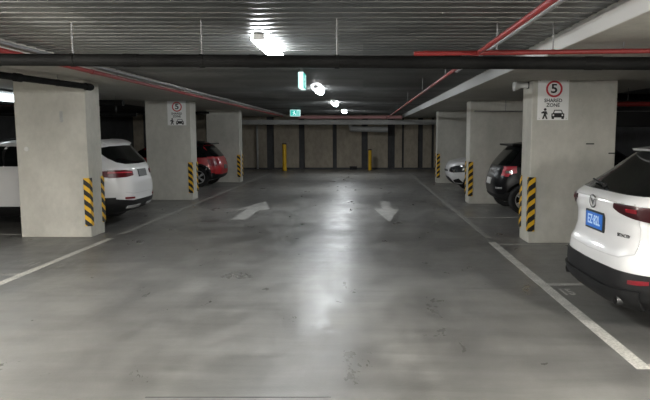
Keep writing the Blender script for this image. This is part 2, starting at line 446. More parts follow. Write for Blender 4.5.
# ------------------------------------------------------------------ ceiling lamps
def batten(x, y, label, zl=ZC, mat='lamp', L=1.25, grp='ceiling battens over the lane'):
    t = empty('ceiling_lamp', (x, y, zl - 0.008))
    tag(t, label, 'ceiling light', grp)
    bm = bmesh.new(); box(bm, -0.05, 0.05, -L / 2, L / 2, -0.035, 0, 0, 0.006); obj('lamp_body', bm, M['lamp_body'], t)
    bm = bmesh.new()
    n = 10; P = []
    for i in range(n + 1):
        a = PI * i / n
        P.append((0.08 * math.cos(a), -0.036 - 0.062 * math.sin(a)))
    mt = Matrix.Translation((0, L / 2 - 0.03, 0)) @ Matrix.Rotation(PI / 2, 4, 'X')
    prism(bm, P, mt, L - 0.06)
    obj('diffuser', bm, M[mat], t)
    for s in (-1, 1):
        bm = bmesh.new(); box(bm, -0.06, 0.06, s * (L / 2 - 0.015) - 0.012, s * (L / 2 - 0.015) + 0.012, -0.055, -0.03, 0, 0.004); obj('end_cap', bm, M['lamp_body'], t)
        if zl < 2.4:
            bm = bmesh.new(); tube(bm, (0, s * L * .35, -.005), (0, s * L * .35, (ZBL if x < 0 else ZBR) - zl + .008), 0.006, 8); obj('hanger_rod', bm, M['rod'], t)
    return t
batten(-1.0, 6.6, 'bright white batten lamp nearest in the row, above the black pipe')
batten(-0.92, 12.75, 'second bright white batten lamp along the lane ceiling')
batten(-0.83, 18.2, 'third white batten lamp along the lane ceiling')
batten(-0.74, 24.3, 'farthest small batten lamp before the end wall')
batten(-1.1, 0.5, 'white batten lamp overhead, just outside the top of the view')
batten(-1.1, -5.5, 'white batten lamp farther back along the same lane')
for bx, by, bz, lb in ((-5.0, 3.0, 2.2, 'unseen fill lamp added over the left bays, beside the black pipe'), (3.3, 0.9, 2.15, 'unseen fill lamp added over the bay of the white hatchback'),
                       (-5.0, -3.2, 2.2, 'unseen fill lamp added over the left bays, farthest back along the lane'), (3.3, -3.2, 2.15, 'unseen fill lamp added over the right bays, farthest back along the lane')):
    batten(bx, by, lb, bz, 'lamp_fill', 1.25, 'added fill lamps over the bays')  # unseen lamps added to brighten the near pillars, floor and cars
batten(-7.1, 12.0, 'white tube lamp behind the top of the nearest left pillar', 2.50, 'tube', 1.6, 'bay tube lamps').scale = (1.4, 1, 2.0)

# ------------------------------------------------------------------ exit signs
def exit_sign(name, loc, rz, label, drop):
    t = empty(name, loc, rz); tag(t, label, 'exit sign')
    w_, h_, d_ = 0.36, 0.23, 0.07
    bm = bmesh.new(); box(bm, -w_ / 2, w_ / 2, -d_ / 2, d_ / 2, -h_ / 2, h_ / 2, 0, 0.008); obj('sign_case', bm, M['exit_pale'], t)
    for s in (-1, 1):
        bm = bmesh.new(); box(bm, -w_ / 2 + .012, w_ / 2 - .012, min(s * (d_ / 2 - .002), s * (d_ / 2 + .006)), max(s * (d_ / 2 - .002), s * (d_ / 2 + .006)), -h_ / 2 + .012, h_ / 2 - .012)
        f = obj('sign_face', bm, M['exit_face'], t)
        # running figure and doorway
        bm = bmesh.new()
        mt = Matrix.Translation((0, s * (d_ / 2 + .005), 0)) @ Matrix.Rotation(PI / 2, 4, 'X') @ Matrix.Rotation(0 if s < 0 else PI, 4, 'Y')
        prism(bm, circle_pts(-.03, .062, .018, 14), mt, .003)
        prism(bm, [(-.055, .04), (-.015, .045), (-.02, -.01), (.03, -.03), (.025, -.085), (.008, -.085), (.01, -.045), (-.035, -.03), (-.07, -.075), (-.085, -.065), (-.05, -.01), (-.055, .02), (-.085, .0), (-.092, .012)], mt, .003)
        prism(bm, [(.06, -.09), (.075, -.09), (.075, .075), (.13, .075), (.13, -.09), (.145, -.09), (.145, .09), (.06, .09)], mt, .003)
        obj('pictogram', bm, M['exit_pale'], f)
    for s in (-1, 1):
        bm = bmesh.new(); tube(bm, (s * .1, 0, h_ / 2 - .005), (s * .1, 0, drop), 0.006, 8); obj('hanger_rod', bm, M['rod'], t)
    return t
exit_sign('exit_sign', (-0.87, 8.85, 2.395), PI / 2, 'lit pale exit sign hanging edge-on just past the black pipe', ZC - 2.395)
exit_sign('exit_sign', (-2.42, 22.0, 2.41), 0, 'small lit green running-man exit sign far down the lane', ZC - 2.41)

# ------------------------------------------------------------------ pipes
def pipe_thing(name, pts, r, mat, label, cat, rods=(), rod_top=ZC, couplings=(), rod_r=0.006, n=16, cmat=None, cr=1.18):
    t = empty(name, pts[0]); tag(t, label, cat)
    o0 = Vector(pts[0])
    P = [Vector(p) - o0 for p in pts]
    bm = bmesh.new(); path_tube(bm, P, r, n); obj('pipe_run', bm, mat, t, True)
    for (seg, f) in couplings:
        a = P[seg].lerp(P[seg + 1], f); d = (P[seg + 1] - P[seg]).normalized() * (r * 1.3)
        bm = bmesh.new(); tube(bm, a - d, a + d, r * cr, n); obj('coupling', bm, cmat or mat, t, True)
    for (seg, f) in rods:
        a = P[seg].lerp(P[seg + 1], f)
        bm = bmesh.new(); tube(bm, a + Vector((0, 0, r * .9)), Vector((a.x, a.y, rod_top - o0.z)), rod_r, 8)
        bmr = bm; bm = bmesh.new()
        d = (P[seg + 1] - P[seg]).normalized() * 0.018
        tube(bm, a - d, a + d, r * 1.1, n)
        rd = obj('hanger_rod', bmr, M['rod'], t, True); obj('pipe_clamp', bm, mat, rd, True)
    return t
# big black drain pipe across the lane
def bp(x): 
    f = (x + 3.3) / 5.6
    return (x, 5.45 - 0.35 * f, 2.288 - 0.075 * f)
A, B = bp(-7.5), bp(4.6)
def fx(x): return (x - A[0]) / (B[0] - A[0])
pipe_thing('drain_pipe', [A, B], 0.053, M['black_pipe'], 'thick black drain pipe crossing the whole ceiling near the viewer', 'pipe',
           rods=[(0, fx(v)) for v in (-3.2, -2.52, -1.38, -0.22)], couplings=[(0, fx(v)) for v in (-2.0, -0.9, 0.75, 1.9)], cr=1.06)
# red sprinkler pipes: the long run down the lane and the branch beside the black pipe are one network
spk = pipe_thing('sprinkler_pipe', [(1.02, -2.0, 2.352), (1.02, 27.3, 2.352)], 0.020, M['red_pipe'], 'red sprinkler pipe down the right of the lane with a branch above the black pipe', 'pipe',
           rods=[(0, f) for f in (0.33, 0.43, 0.55, 0.7, .85)], couplings=[(0, .2565), (0, .38), (0, .6)])
def sub_run(t, pts, r, mat, rods=(), couplings=(), rod_top=ZC):
    u = pipe_thing('pipe_run', pts, r, mat, 'x', 'x', rods, rod_top, couplings)
    off = Vector(pts[0]) - t.location
    for ch in list(bpy.data.objects):
        if ch.parent == u: ch.parent = t; ch.location = off
    bpy.data.objects.remove(u)
sub_run(spk, [(0.45, 5.5, 2.345), (6.5, 5.2, 2.375)], 0.021, M['red_pipe'], [(0, 0.12), (0, 0.20), (0, 0.30)], [(0, 0.018)])
# red pipe along the lane, left
pipe_thing('sprinkler_pipe', [(-3.60, 0.0, 2.465), (-3.60, 27.5, 2.465)], 0.028, M['red_pipe'], 'long red sprinkler pipe under the edge of the left beam', 'pipe',
           rods=[(0, f) for f in (0.21, 0.33, 0.45, 0.6, .8)], couplings=[(0, .3), (0, .5)])
# pale conduit next to the left red pipe and by the right one
pipe_thing('conduit', [(-3.57, 0.0, 2.54), (-3.57, 27.5, 2.54)], 0.018, M['duct'], 'pale grey conduit fixed above the left red pipe', 'conduit')
pipe_thing('conduit', [(1.36, 2.0, 2.55), (1.36, 9.0, 2.55)], 0.022, M['galv'], 'short galvanised conduit on the deck beside the right red pipe', 'conduit')
# drain pipe ending on the nearest left pillar
pipe_thing('drain_pipe', [(-5.0, 5.9, 2.40), (-4.2, 9.58, 2.365)], 0.045, M['black_pipe'], 'dark pipe under the left beam ending at the nearest left pillar', 'pipe',
           rods=[(0, .3), (0, .8)], rod_top=ZBL, couplings=[(0, .6), (0, .975)], cr=1.25)
# far end: pale duct, red mains, grey duct
bm = bmesh.new()
t = empty('ventilation_duct', (0, 27.9, 2.2)); tag(t, 'long pale grey duct crossing in front of the far wall', 'duct')
bm = bmesh.new(); box(bm, -6.0, 3.75, -0.13, 0.13, -0.10, 0.11, 0, 0.01); obj('duct_run', bm, M['pale_pipe'], t)
for xx in (-4.6, -3.1, -1.6, -0.1, 1.4, 2.9):
    bm = bmesh.new(); box(bm, xx - .02, xx + .02, -0.145, 0.145, -0.115, 0.125); obj('duct_flange', bm, M['pale_pipe'], t)
    bm = bmesh.new(); tube(bm, (xx, 0, 0.1), (xx, 0, ZC - 2.2), 0.008, 8); obj('hanger_rod', bm, M['rod'], t)
pipe_thing('sprinkler_main', [(-2.9, 27.6, 2.43), (1.75, 27.6, 2.43)], 0.075, M['red_main'], 'fat sprinkler main, its red paled by painted lamp glare, above the pale duct at the far wall', 'pipe',
           rods=[(0, .1), (0, .5), (0, .9)], couplings=[(0, .15), (0, .35), (0, .6), (0, .82)])
pipe_thing('drain_pipe', [(-0.58, 28.6, 2.13), (-0.5, 28.55, 1.92), (1.15, 28.5, 1.88)], 0.13, M['pale_pipe'], 'short thick grey pipe with an elbow under the duct at the far wall', 'pipe', n=20, rods=[(1, .25), (1, .8)])
pipe_thing('downpipe', [(-5.05, 29.25, 0.0), (-5.05, 29.25, 2.08)], 0.05, M['pale_pipe'], 'pale vertical downpipe on the far wall left of the bollards', 'pipe', couplings=[(0, .5)])
# thin pipes crossing the bays
pipe_thing('conduit', [(-9.5, 17.2, 2.27), (-4.3, 17.2, 2.25)], 0.03, M['black_pipe'], 'thin dark pipe crossing above the red car', 'pipe', rods=[(0, .7), (0, .93)], rod_top=ZBL)
pipe_thing('conduit', [(2.55, 14.1, 2.17), (8.5, 14.1, 2.17)], 0.012, M['duct'], 'very thin grey pipe crossing above the black car', 'pipe', rods=[(0, .12), (0, .35)], rod_top=ZBR)
pipe_thing('drain_pipe', [(-9.5, 12.6, 2.3), (-4.9, 12.6, 2.28)], 0.06, M['black_pipe'], 'dark drain pipe high above the white car on the left', 'pipe', rods=[(0, .6), (0, .9)], rod_top=ZBL)
pipe_thing('drain_pipe', [(-9.5, 13.6, 2.1), (-5.0, 13.6, 2.08)], 0.045, M['black_pipe'], 'lower dark pipe between the white car and the pillar with the small sign', 'pipe', rods=[(0, .5), (0, .9)], rod_top=ZBL)
pipe_thing('sprinkler_pipe', [(-10.9, 13.4, 2.29), (-5.55, 13.4, 2.29)], 0.03, M['red_pipe'], 'red pipe below the tube lamp behind the nearest left pillar', 'pipe', rods=[(0, .5), (0, .85)], rod_top=ZBL)
pipe_thing('sprinkler_pipe', [(3.9, 10.6, 2.16), (8.9, 10.6, 2.16)], 0.04, M['red_pipe'], 'dim red pipe in the dark bay right of the large sign', 'pipe', rods=[(0, .13), (0, .6)], rod_top=ZBR)
pipe_thing('drain_pipe', [(3.9, 11.2, 2.32), (8.9, 11.2, 2.3)], 0.06, M['black_pipe'], 'dark drain pipe in the bay right of the large sign', 'pipe', rods=[(0, .1), (0, .6)], rod_top=ZBR)
bm = bmesh.new()
t = empty('ventilation_duct', (5.6, 12.6, 1.95)); tag(t, 'dark square duct hanging in the bay right of the large sign', 'duct')
bm = bmesh.new(); box(bm, -0.9, 3.2, -0.2, 0.2, -0.15, 0.15, 0, 0.01); obj('duct_run', bm, M['plastic'], t)
for xx in (-0.5, 1.2):
    bm = bmesh.new(); tube(bm, (xx, 0, 0.14), (xx, 0, (ZBR if xx < -0.6 else ZC) - 1.95 - (ZC - ZBR if 5.6 + xx < BR1 else 0)), 0.01, 8); obj('hanger_rod', bm, M['rod'], t)

# little horn fitting on the right pillar
t = empty('horn_speaker', (RW[0], 9.35, 2.375)); tag(t, 'small white horn fitting on the lane side of the large-sign pillar', 'speaker')
bm = bmesh.new(); tube(bm, (0.0, 0, 0), (-0.16, 0, 0), 0.042, 18); obj('speaker_body', bm, M['white_plastic'], t, True)
bm = bmesh.new(); tube(bm, (-0.20, 0, 0), (-0.13, 0, 0), 0.085, 24, 0.05); tube(bm, (-0.22, 0, 0), (-0.20, 0, 0), 0.085, 24); obj('horn', bm, M['white_plastic'], t, True)
bm = bmesh.new(); box(bm, -0.012, 0.0, -0.05, 0.05, -0.05, 0.05, 0, 0.003); obj('mounting_plate', bm, M['plastic'], t)

# ------------------------------------------------------------------ speed signs
def speed_sign(x, y, z, label):
    """centre of the face at (x, y, z), facing -y"""
    t = empty('speed_sign', (x, y, z)); tag(t, label, 'sign')
    W, H = 0.46, 0.60
    bm = bmesh.new(); box(bm, -W / 2, W / 2, -0.004, 0.0, -H / 2, H / 2, 0, 0.001); obj('sign_panel', bm, M['sign_white'], t)
    mt = Matrix.Translation((0, -0.0035, 0)) @ Matrix.Rotation(PI / 2, 4, 'X')
    bm = bmesh.new(); ring_prism(bm, 0.01, .155, .094, .122, mt, .002); obj('red_ring', bm, M['sign_red'], t)
    b2 = text_bm('5', 0.185)
    bmesh.ops.transform(b2, matrix=mt @ Matrix.Translation((0.01, .155, .001)) @ Matrix.Diagonal((1.15, 1, 1, 1)), verts=b2.verts); obj('numeral', b2, M['sign_black'], t)
    for s, zz, sz in (('SHARED', -.015, .072), ('ZONE', -.083, .072)):
        b2 = text_bm(s, sz)
        bmesh.ops.transform(b2, matrix=mt @ Matrix.Translation((0.0, zz, .001)), verts=b2.verts); obj('lettering', b2, M['sign_black'], t)
    # pedestrian pictogram
    bm = bmesh.new()
    prism(bm, circle_pts(-.115, -.145, .020, 16), mt, .002)
    prism(bm, [(-.14, -.17), (-.095, -.17), (-.075, -.215), (-.09, -.22), (-.1, -.2), (-.1, -.225), (-.075, -.285), (-.098, -.285), (-.118, -.24), (-.135, -.285), (-.16, -.285), (-.135, -.22), (-.135, -.2), (-.165, -.205), (-.175, -.19)], mt, .002)
    obj('pictogram', bm, M['sign_black'], t)
    bm = bmesh.new()  # front view of a car
    prism(bm, [(-.02, -.205), (.0, -.2), (.02, -.15), (.13, -.15), (.15, -.2), (.17, -.205), (.17, -.262), (-.02, -.262)], mt, .0018)
    prism(bm, [(-.015, -.258), (.02, -.258), (.02, -.285), (-.015, -.285)], mt, .0018); prism(bm, [(.13, -.258), (.165, -.258), (.165, -.285), (.13, -.285)], mt, .0018)
    f = obj('pictogram', bm, M['sign_black'], t)
    bm = bmesh.new()
    prism(bm, [(.016, -.197), (.03, -.162), (.12, -.162), (.134, -.197)], mt, .0025)
    prism(bm, circle_pts(.008, -.228, .013, 12), mt, .0025); prism(bm, circle_pts(.142, -.228, .013, 12), mt, .0025)
    obj('pictogram_windscreen', bm, M['sign_white'], f)
    for sx in (-1, 1):
        for sz in (-1, 1):
            bm = bmesh.new(); tube(bm, (sx * .2, -.003, sz * .275), (sx * .2, -.008, sz * .275), .007, 10); obj('screw', bm, M['galv'], t)
    return t
speed_sign(2.81, PR[0] - 0.001, 2.15, 'large white speed sign with a red-ringed 5 on the nearest right pillar')
speed_sign(-4.62, PL[1] - 0.001, 2.17, 'small distant white speed sign on the second left pillar')

# ------------------------------------------------------------------ bollards, floor box
def bollard(x, y, hgt, r, label):
    t = empty('bollard', (x, y, 0)); tag(t, label, 'bollard', 'yellow bollards by the far wall')
    bm = bmesh.new(); tube(bm, (0, 0, 0), (0, 0, hgt - 0.06), r, 24); obj('post', bm, M['yellow'], t, True)
    bm = bmesh.new(); tube(bm, (0, 0, hgt - 0.065), (0, 0, hgt - .02), r * 1.02, 24); tube(bm, (0, 0, hgt - .02), (0, 0, hgt), r * 1.0, 24, r * .6); obj('cap', bm, M['bollard_cap'], t, True)
    bm = bmesh.new(); tube(bm, (0, 0, 0), (0, 0, 0.012), r * 1.5, 24); obj('base_plate', bm, M['bollard_cap'], t, True)
bollard(-3.56, 27.7, 1.27, 0.095, 'taller yellow bollard on the left before the far wall')
bollard(0.32, 28.3, 0.99, 0.08, 'shorter yellow bollard on the right before the far wall')
t = empty('floor_drain_box', (-0.46, 29.1, 0)); tag(t, 'tiny dark box on the floor at the foot of the far wall', 'box')
bm = bmesh.new(); box(bm, -.17, .17, -.12, .12, 0, .13, 0, .01); obj('box_body', bm, M['plastic'], t)
bm = bmesh.new(); box(bm, -.18, .18, -.13, .13, .125, .145, 0, .004); obj('lid', bm, M['plastic'], t)

# ------------------------------------------------------------------ cars
def pchip(xs, ys):
    n = len(xs); h = [xs[i + 1] - xs[i] for i in range(n - 1)]; d = [(ys[i + 1] - ys[i]) / h[i] for i in range(n - 1)]
    m = [0.0] * n; m[0] = d[0]; m[-1] = d[-1]
    for i in range(1, n - 1):
        if d[i - 1] * d[i] > 0:
            w1 = 2 * h[i] + h[i - 1]; w2 = h[i] + 2 * h[i - 1]
            m[i] = (w1 + w2) / (w1 / d[i - 1] + w2 / d[i])
    def f(x):
        if x <= xs[0]: return ys[0]
        if x >= xs[-1]: return ys[-1]
        i = 0
        while x > xs[i + 1]: i += 1
        t = (x - xs[i]) / h[i]
        return ys[i] * (1 + 2 * t) * (1 - t) ** 2 + h[i] * m[i] * t * (1 - t) ** 2 + ys[i + 1] * t * t * (3 - 2 * t) + h[i] * m[i + 1] * t * t * (t - 1)
    return f

class Car:
    """body defined by horizontal outlines; local x from rear (0) to front, y to the left, z up"""
    def __init__(s, L, zs, xr, xf, wd, nr=5.0, nf=4.5):
        s.L = L; s.z0, s.z1 = zs[0], zs[-1]
        s.zs = zs
        s.xr = pchip(zs, xr); s.w = pchip(zs, wd)
        s.xfz = pchip(zs, xf); s.nr, s.nf = nr, nf
    def P(s, phi, z, off=0.0):
        p = s._p(phi, z)
        if off:
            e = 1e-3
            za, zb = max(z - 4e-3, s.z0), min(z + 4e-3, s.z1)
            du = s._p(phi + e, z) - s._p(phi - e, z); dv = s._p(phi, zb) - s._p(phi, za)
            n = du.cross(dv)
            if n.length > 1e-12: p = p + n.normalized() * off
        return p
    def _p(s, phi, z):
        xr, xf, w = s.xr(z), s.xfz(z), s.w(z)
        cx, a = (xr + xf) / 2, (xf - xr) / 2
        c, sn = math.cos(phi), math.sin(phi)
        # blend the exponent over the middle of the flanks so the outline stays smooth
        k = 0.5 + 0.5 * max(-1, min(1, c * 1.6)); n = s.nr * (1 - k) + s.nf * k
        r = 1 / (abs(c) ** n + abs(sn) ** n) ** (1 / n)
        return Vector((cx + a * r * c, w * r * sn, z))
    def phi(s, kind, v, z, side=1):
        """'r': rear face at lateral y=v; 'f': front face at y=v; 's': flank of that side at x=v"""
        lo, hi = {'r': (PI / 2 + .05, 3 * PI / 2 - .05), 'f': (-PI / 2 + .05, PI / 2 - .05), 's': (0.02, PI - 0.02) if side > 0 else (-PI + 0.02, -0.02)}[kind]
        g = (lambda p: s._p(p, z).x) if kind == 's' else (lambda p: s._p(p, z).y)
        inc = g(hi) > g(lo)
        for _ in range(40):
            m = (lo + hi) / 2
            if (g(m) < v) == inc: lo = m
            else: hi = m
        return (lo + hi) / 2

def car_body_bm(c, nphi=160, nz=64):
    bm = bmesh.new(); rings = []
    zl = [c.z0 + (c.z1 - c.z0) * i / nz for i in range(nz + 1)]
    for z in zl: rings.append([bm.verts.new(c.P(2 * PI * j / nphi, z)) for j in range(nphi)])
    for i in range(nz):
        for j in range(nphi):
            k = (j + 1) % nphi
            bm.faces.new((rings[i][j], rings[i][k], rings[i + 1][k], rings[i + 1][j]))
    bm.faces.new(rings[0][::-1])
    # crown the roof
    top = rings[-1]; prev = top; cen = sum((v.co for v in top), Vector()) / len(top)
    for f, dz in ((0.75, .012), (0.4, .02)):
        nr = [bm.verts.new(cen + (v.co - cen) * f + Vector((0, 0, dz))) for v in top]
        for j in range(nphi):
            k = (j + 1) % nphi; bm.faces.new((prev[j], prev[k], nr[k], nr[j]))
        prev = nr
    bm.faces.new(prev)
    return bm

def patch(c, name, pts, mat, parent, off=0.006, side=1, smooth=True, sub=6, rows=6, inner=-0.012):
    """pts: list of (kind, value, zlo, zhi) along the patch"""
    cols = []
    low = 'cladding' in name or 'lip' in name    # low skirts keep one angle from top to bottom
    ph = [[c.phi(k, v, zh if low else zl, side), c.phi(k, v, zh, side), zl, zh] for (k, v, zl, zh) in pts]
    for a in ph:      # keep the angle continuous
        for q in (0, 1):
            while a[q] < ph[0][0] - PI: a[q] += 2 * PI
            while a[q] > ph[0][0] + PI: a[q] -= 2 * PI
    for i in range(len(ph) - 1):
        for t in range(sub):
            f = t / sub; cols.append([ph[i][q] * (1 - f) + ph[i + 1][q] * f for q in range(4)])
    cols.append(ph[-1])
    bm = bmesh.new(); G, H = [], []
    for (pl, phh, zl, zh) in cols:
        cg, ch = [], []
        for r in range(rows + 1):
            f = r / rows; z = zl + (zh - zl) * f; p = pl + (phh - pl) * f
            cg.append(bm.verts.new(c.P(p, z, off))); ch.append(bm.verts.new(c.P(p, z, inner)))
        G.append(cg); H.append(ch)
    n = len(cols)
    for i in range(n - 1):
        for r in range(rows):
            bm.faces.new((G[i][r], G[i + 1][r], G[i + 1][r + 1], G[i][r + 1]))
            bm.faces.new((H[i][r], H[i][r + 1], H[i + 1][r + 1], H[i + 1][r]))
        bm.faces.new((G[i][0], H[i][0], H[i + 1][0], G[i + 1][0])); bm.faces.new((G[i][rows], G[i + 1][rows], H[i + 1][rows], H[i][rows]))
    for i in (0, n - 1):
        for r in range(rows):
            bm.faces.new((G[i][r], G[i][r + 1], H[i][r + 1], H[i][r]))
    bmesh.ops.remove_doubles(bm, verts=bm.verts, dist=1e-5)
    return obj(name, bm, mat, parent, smooth)

def cut_arches(body, c, axles, R, Rw):
    for ax in axles:
        for s in (-1, 1):
            bm = bmesh.new(); tube(bm, (ax, s * (c.w(0.6) - 0.26), Rw), (ax, s * (c.w(0.6) + 0.3), Rw), R, 40)
            cut = obj('cutter', bm, M['arch'], body.parent)
            md = body.modifiers.new('arch', 'BOOLEAN'); md.operation = 'DIFFERENCE'; md.object = cut; md.solver = 'EXACT'
            bpy.context.view_layer.update(); dg = bpy.context.evaluated_depsgraph_get()
            me = bpy.data.meshes.new_from_object(body.evaluated_get(dg))
            body.modifiers.clear(); old = body.data; body.data = me; bpy.data.meshes.remove(old)
            bpy.data.objects.remove(cut)
    me = body.data
    if len(me.materials) < 2: me.materials.append(M['arch'])
    else: me.materials[1] = M['arch']
    for p in me.polygons:
        p.use_smooth = True; p.material_index = 1 if p.center.z < c.z0 + 0.045 else 0
        for ax in axles:
            dx, dz = p.center.x - ax, p.center.z - Rw
            rr = math.hypot(dx, dz)
            if rr < R + 0.01 and abs(p.center.y) > 0.3 and p.center.z < 0.9:
                nr = (p.normal.x * dx + p.normal.z * dz) / max(rr, 1e-6)
                if nr < -0.3 or abs(p.center.y) < c.w(0.6) - 0.2: p.material_index = 1
    try: me.set_sharp_from_angle(angle=math.radians(35))
    except Exception: pass

def make_wheel(car, x, y, r, spokes, side):
    bm = bmesh.new(); ri = r * 0.66; w2 = 0.105
    lathe(bm, [(ri, -w2 * .9), (r * .9, -w2), (r * .985, -w2 * .8), (r, -w2 * .4), (r, w2 * .4), (r * .985, w2 * .8), (r * .9, w2), (ri, w2 * .9), (ri, -w2 * .9)], 40)
    wh = obj('wheel', bm, M['tyre'], car, True, (x, y, r + 0.002))
    bm = bmesh.new()
    lathe(bm, [(ri * .99, -w2 * .85), (ri * .99, side * 0 + w2 * .85), (ri * .9, w2 * .8), (ri * .9, -w2 * .8), (ri * .99, -w2 * .85)], 40)
    yo = side * w2 * .62
    for i in range(spokes):
        a = 2 * PI * i / spokes
        for da in (-.13, .13):
            p0 = Vector((ri * .15 * math.cos(a), yo, ri * .15 * math.sin(a))); p1 = Vector((ri * .95 * math.cos(a + da), yo, ri * .95 * math.sin(a + da)))
            d = (p1 - p0); per = Vector((-d.z, 0, d.x)).normalized() * ri * .075; th = Vector((0, .012, 0))
            vs = [bm.verts.new(q) for q in (p0 - per - th, p1 - per - th, p1 + per - th, p0 + per - th, p0 - per + th, p1 - per + th, p1 + per + th, p0 + per + th)]
            for f in ((0, 1, 2, 3), (7, 6, 5, 4), (0, 4, 5, 1), (1, 5, 6, 2), (2, 6, 7, 3), (3, 7, 4, 0)): bm.faces.new([vs[q] for q in f])
    tube(bm, (0, yo - .02, 0), (0, yo + .02, 0), ri * .22, 20)
    obj('rim', bm, M['alloy'], wh)
    bm = bmesh.new(); tube(bm, (0, -side * .03, 0), (0, -side * .05 + side * .03, 0), ri * .8, 28); obj('brake_disc', bm, M['plastic'], wh)
    return wh

def rear_frame(c, y, z, off=0.012):
    """matrix on the rear face: local X = to the right as seen from behind, Y up the panel, Z out"""
    ph = c.phi('r', y, z); p = c.P(ph, z, off)
    n = (c.P(ph, z, 0.1) - c.P(ph, z, 0.001)).normalized()
    xa = Vector((0, -1, 0)); xa = (xa - n * xa.dot(n)).normalized(); ya = n.cross(xa)
    m = Matrix((xa, ya, n)).transposed().to_4x4(); m.translation = p
    return m

def base_car(c, name, loc, rz, label, paint, axles, R, Rw, spokes, roof=None):
    t = empty(name, loc, rz); tag(t, label, 'car')
    body = obj('body', car_body_bm(c), [paint], t, True)
    cut_arches(body, c, axles, R, Rw)
    for ax in axles:
        for s in (-1, 1): make_wheel(t, ax, s * (c.w(0.5) - 0.125), Rw, spokes, s)
    return t

def side_windows(c, t, zb, zt, segs):
    for s in (1, -1):
        for (xa, xb, da, db) in segs:
            # (rear x at belt, front x at belt, rear inset at the top, front inset at the top)
            patch(c, 'side_window', [('s', xa, zb, zb + .02), ('s', xa + max(da, .02), zb, zt)] + [('s', xb - max(db, .02), zb, zt), ('s', xb, zb, zb + .02)], M['glass'], t, 0.004, s, True, 6, 5)

def mirrors(c, t, x, z, paint):
    for s in (1, -1):
        bm = bmesh.new()
        y0_ = s * (c.w(z) - .02)
        bmesh.ops.create_uvsphere(bm, u_segments=16, v_segments=10, radius=1, matrix=Matrix.Translation((x, y0_ + s * .13, z + .03)) @ Matrix.Diagonal((.07, .11, .075, 1)))
        tube(bm, (x + .02, y0_, z), (x, y0_ + s * .09, z + .01), .025, 10)
        obj('wing_mirror', bm, paint, t, True)

# ---- white hatchback SUV on the right (tail toward the lane)
CX = Car(4.55,
         [0.24, 0.29, 0.37, 0.46, 0.55, 0.64, 0.74, 0.84, 0.92, 1.00, 1.06, 1.11, 1.15, 1.20, 1.30, 1.40, 1.47, 1.52, 1.55, 1.57],
         [0.24, 0.10, 0.04, 0.025, 0.03, 0.04, 0.085, 0.105, 0.105, 0.085, 0.078, 0.10, 0.16, 0.25, 0.40, 0.53, 0.63, 0.73, 0.88, 1.15],
         [4.20, 4.38, 4.46, 4.52, 4.54, 4.55, 4.53, 4.49, 4.38, 4.05, 3.65, 3.42, 3.30, 3.18, 2.98, 2.78, 2.62, 2.48, 2.36, 2.15],
         [0.78, 0.84, 0.89, 0.915, 0.92, 0.92, 0.925, 0.925, 0.92, 0.91, 0.895, 0.875, 0.855, 0.83, 0.78, 0.73, 0.69, 0.65, 0.60, 0.50], 5.0, 4.5)
t = base_car(CX, 'car', (1.95, 5.33, 0), 0, 'white hatchback with a blue number plate, nearest car on the right', M['white_paint'], (0.93, 3.62), 0.40, 0.35, 5)
patch(CX, 'rear_window', [('r', .74, 1.155, 1.18), ('r', .62, 1.15, 1.45), ('r', .3, 1.15, 1.48), ('r', 0, 1.15, 1.485), ('r', -.3, 1.15, 1.48), ('r', -.62, 1.15, 1.45), ('r', -.74, 1.155, 1.18)], M['glass'], t, .008)
side_windows(CX, t, 1.09, 1.47, [(0.62, 1.12, .3, .02), (1.18, 2.05, .04, .03), (2.12, 3.05, .03, .55)])
patch(CX, 'windscreen', [('f', .68, 1.12, 1.2), ('f', .5, 1.10, 1.46), ('f', 0, 1.10, 1.48), ('f', -.5, 1.10, 1.46), ('f', -.68, 1.12, 1.2)], M['glass'], t, .006)
for s in (1, -1):
    tl = patch(CX, 'tail_lamp', [('r', s * .42, 1.045, 1.08), ('r', s * .5, 1.015, 1.083), ('r', s * .62, .985, 1.08), ('r', s * .78, .95, 1.07), ('s', .33, .95, 1.06), ('s', .55, .995, 1.04)], M['tail_dark'], t, .012, s)
    patch(CX, 'lamp_lens', [('r', s * .58, 1.03, 1.055), ('r', s * .66, 1.025, 1.055)], M['tail_red'], tl, .018, s)
    patch(CX, 'lamp_lens', [('r', s * .73, .955, .985), ('r', s * .80, .955, .985), ('s', .33, .955, .985)], M['tail_red'], tl, .018, s)
    patch(CX, 'reflector', [('r', s * .66, .475, .505), ('r', s * .71, .475, .51), ('r', s * .76, .485, .515)], M['tail_red'], t, .016, s)
for s in (1, -1):
    patch(CX, 'bumper_cladding', [('r', 0, .25, .565), ('r', s * .45, .25, .57), ('r', s * .66, .25, .56), ('r', s * .80, .25, .55), ('s', .25, .25, .53), ('s', .50, .25, .52)], M['plastic'], t, .012, s)
    patch(CX, 'bumper_lip', [('r', 0, .27, .42), ('r', s * .5, .27, .42), ('r', s * .72, .28, .43)], M['plastic'], t, .035, s)
for s in (1, -1):
    patch(CX, 'sill_cladding', [('s', 1.3, .26, .40), ('s', 3.2, .26, .40)], M['plastic'], t, .012, s)
# panel gaps of the tailgate
patch(CX, 'tailgate_gap', [('r', .66, .70, .708), ('r', .55, .66, .668), ('r', 0, .645, .653), ('r', -.55, .66, .668), ('r', -.66, .70, .708)], M['seam'], t, .002, rows=1)
for s in (1, -1):
    patch(CX, 'tailgate_gap', [('r', s * .66, .70, .965), ('r', s * .666, .70, .965)], M['seam'], t, .002, rows=4, sub=1)
patch(CX, 'tailgate_crease', [('r', .64, 1.085, 1.093), ('r', 0, 1.088, 1.096), ('r', -.64, 1.085, 1.093)], M['pale_pipe'], t, .0015, rows=1)
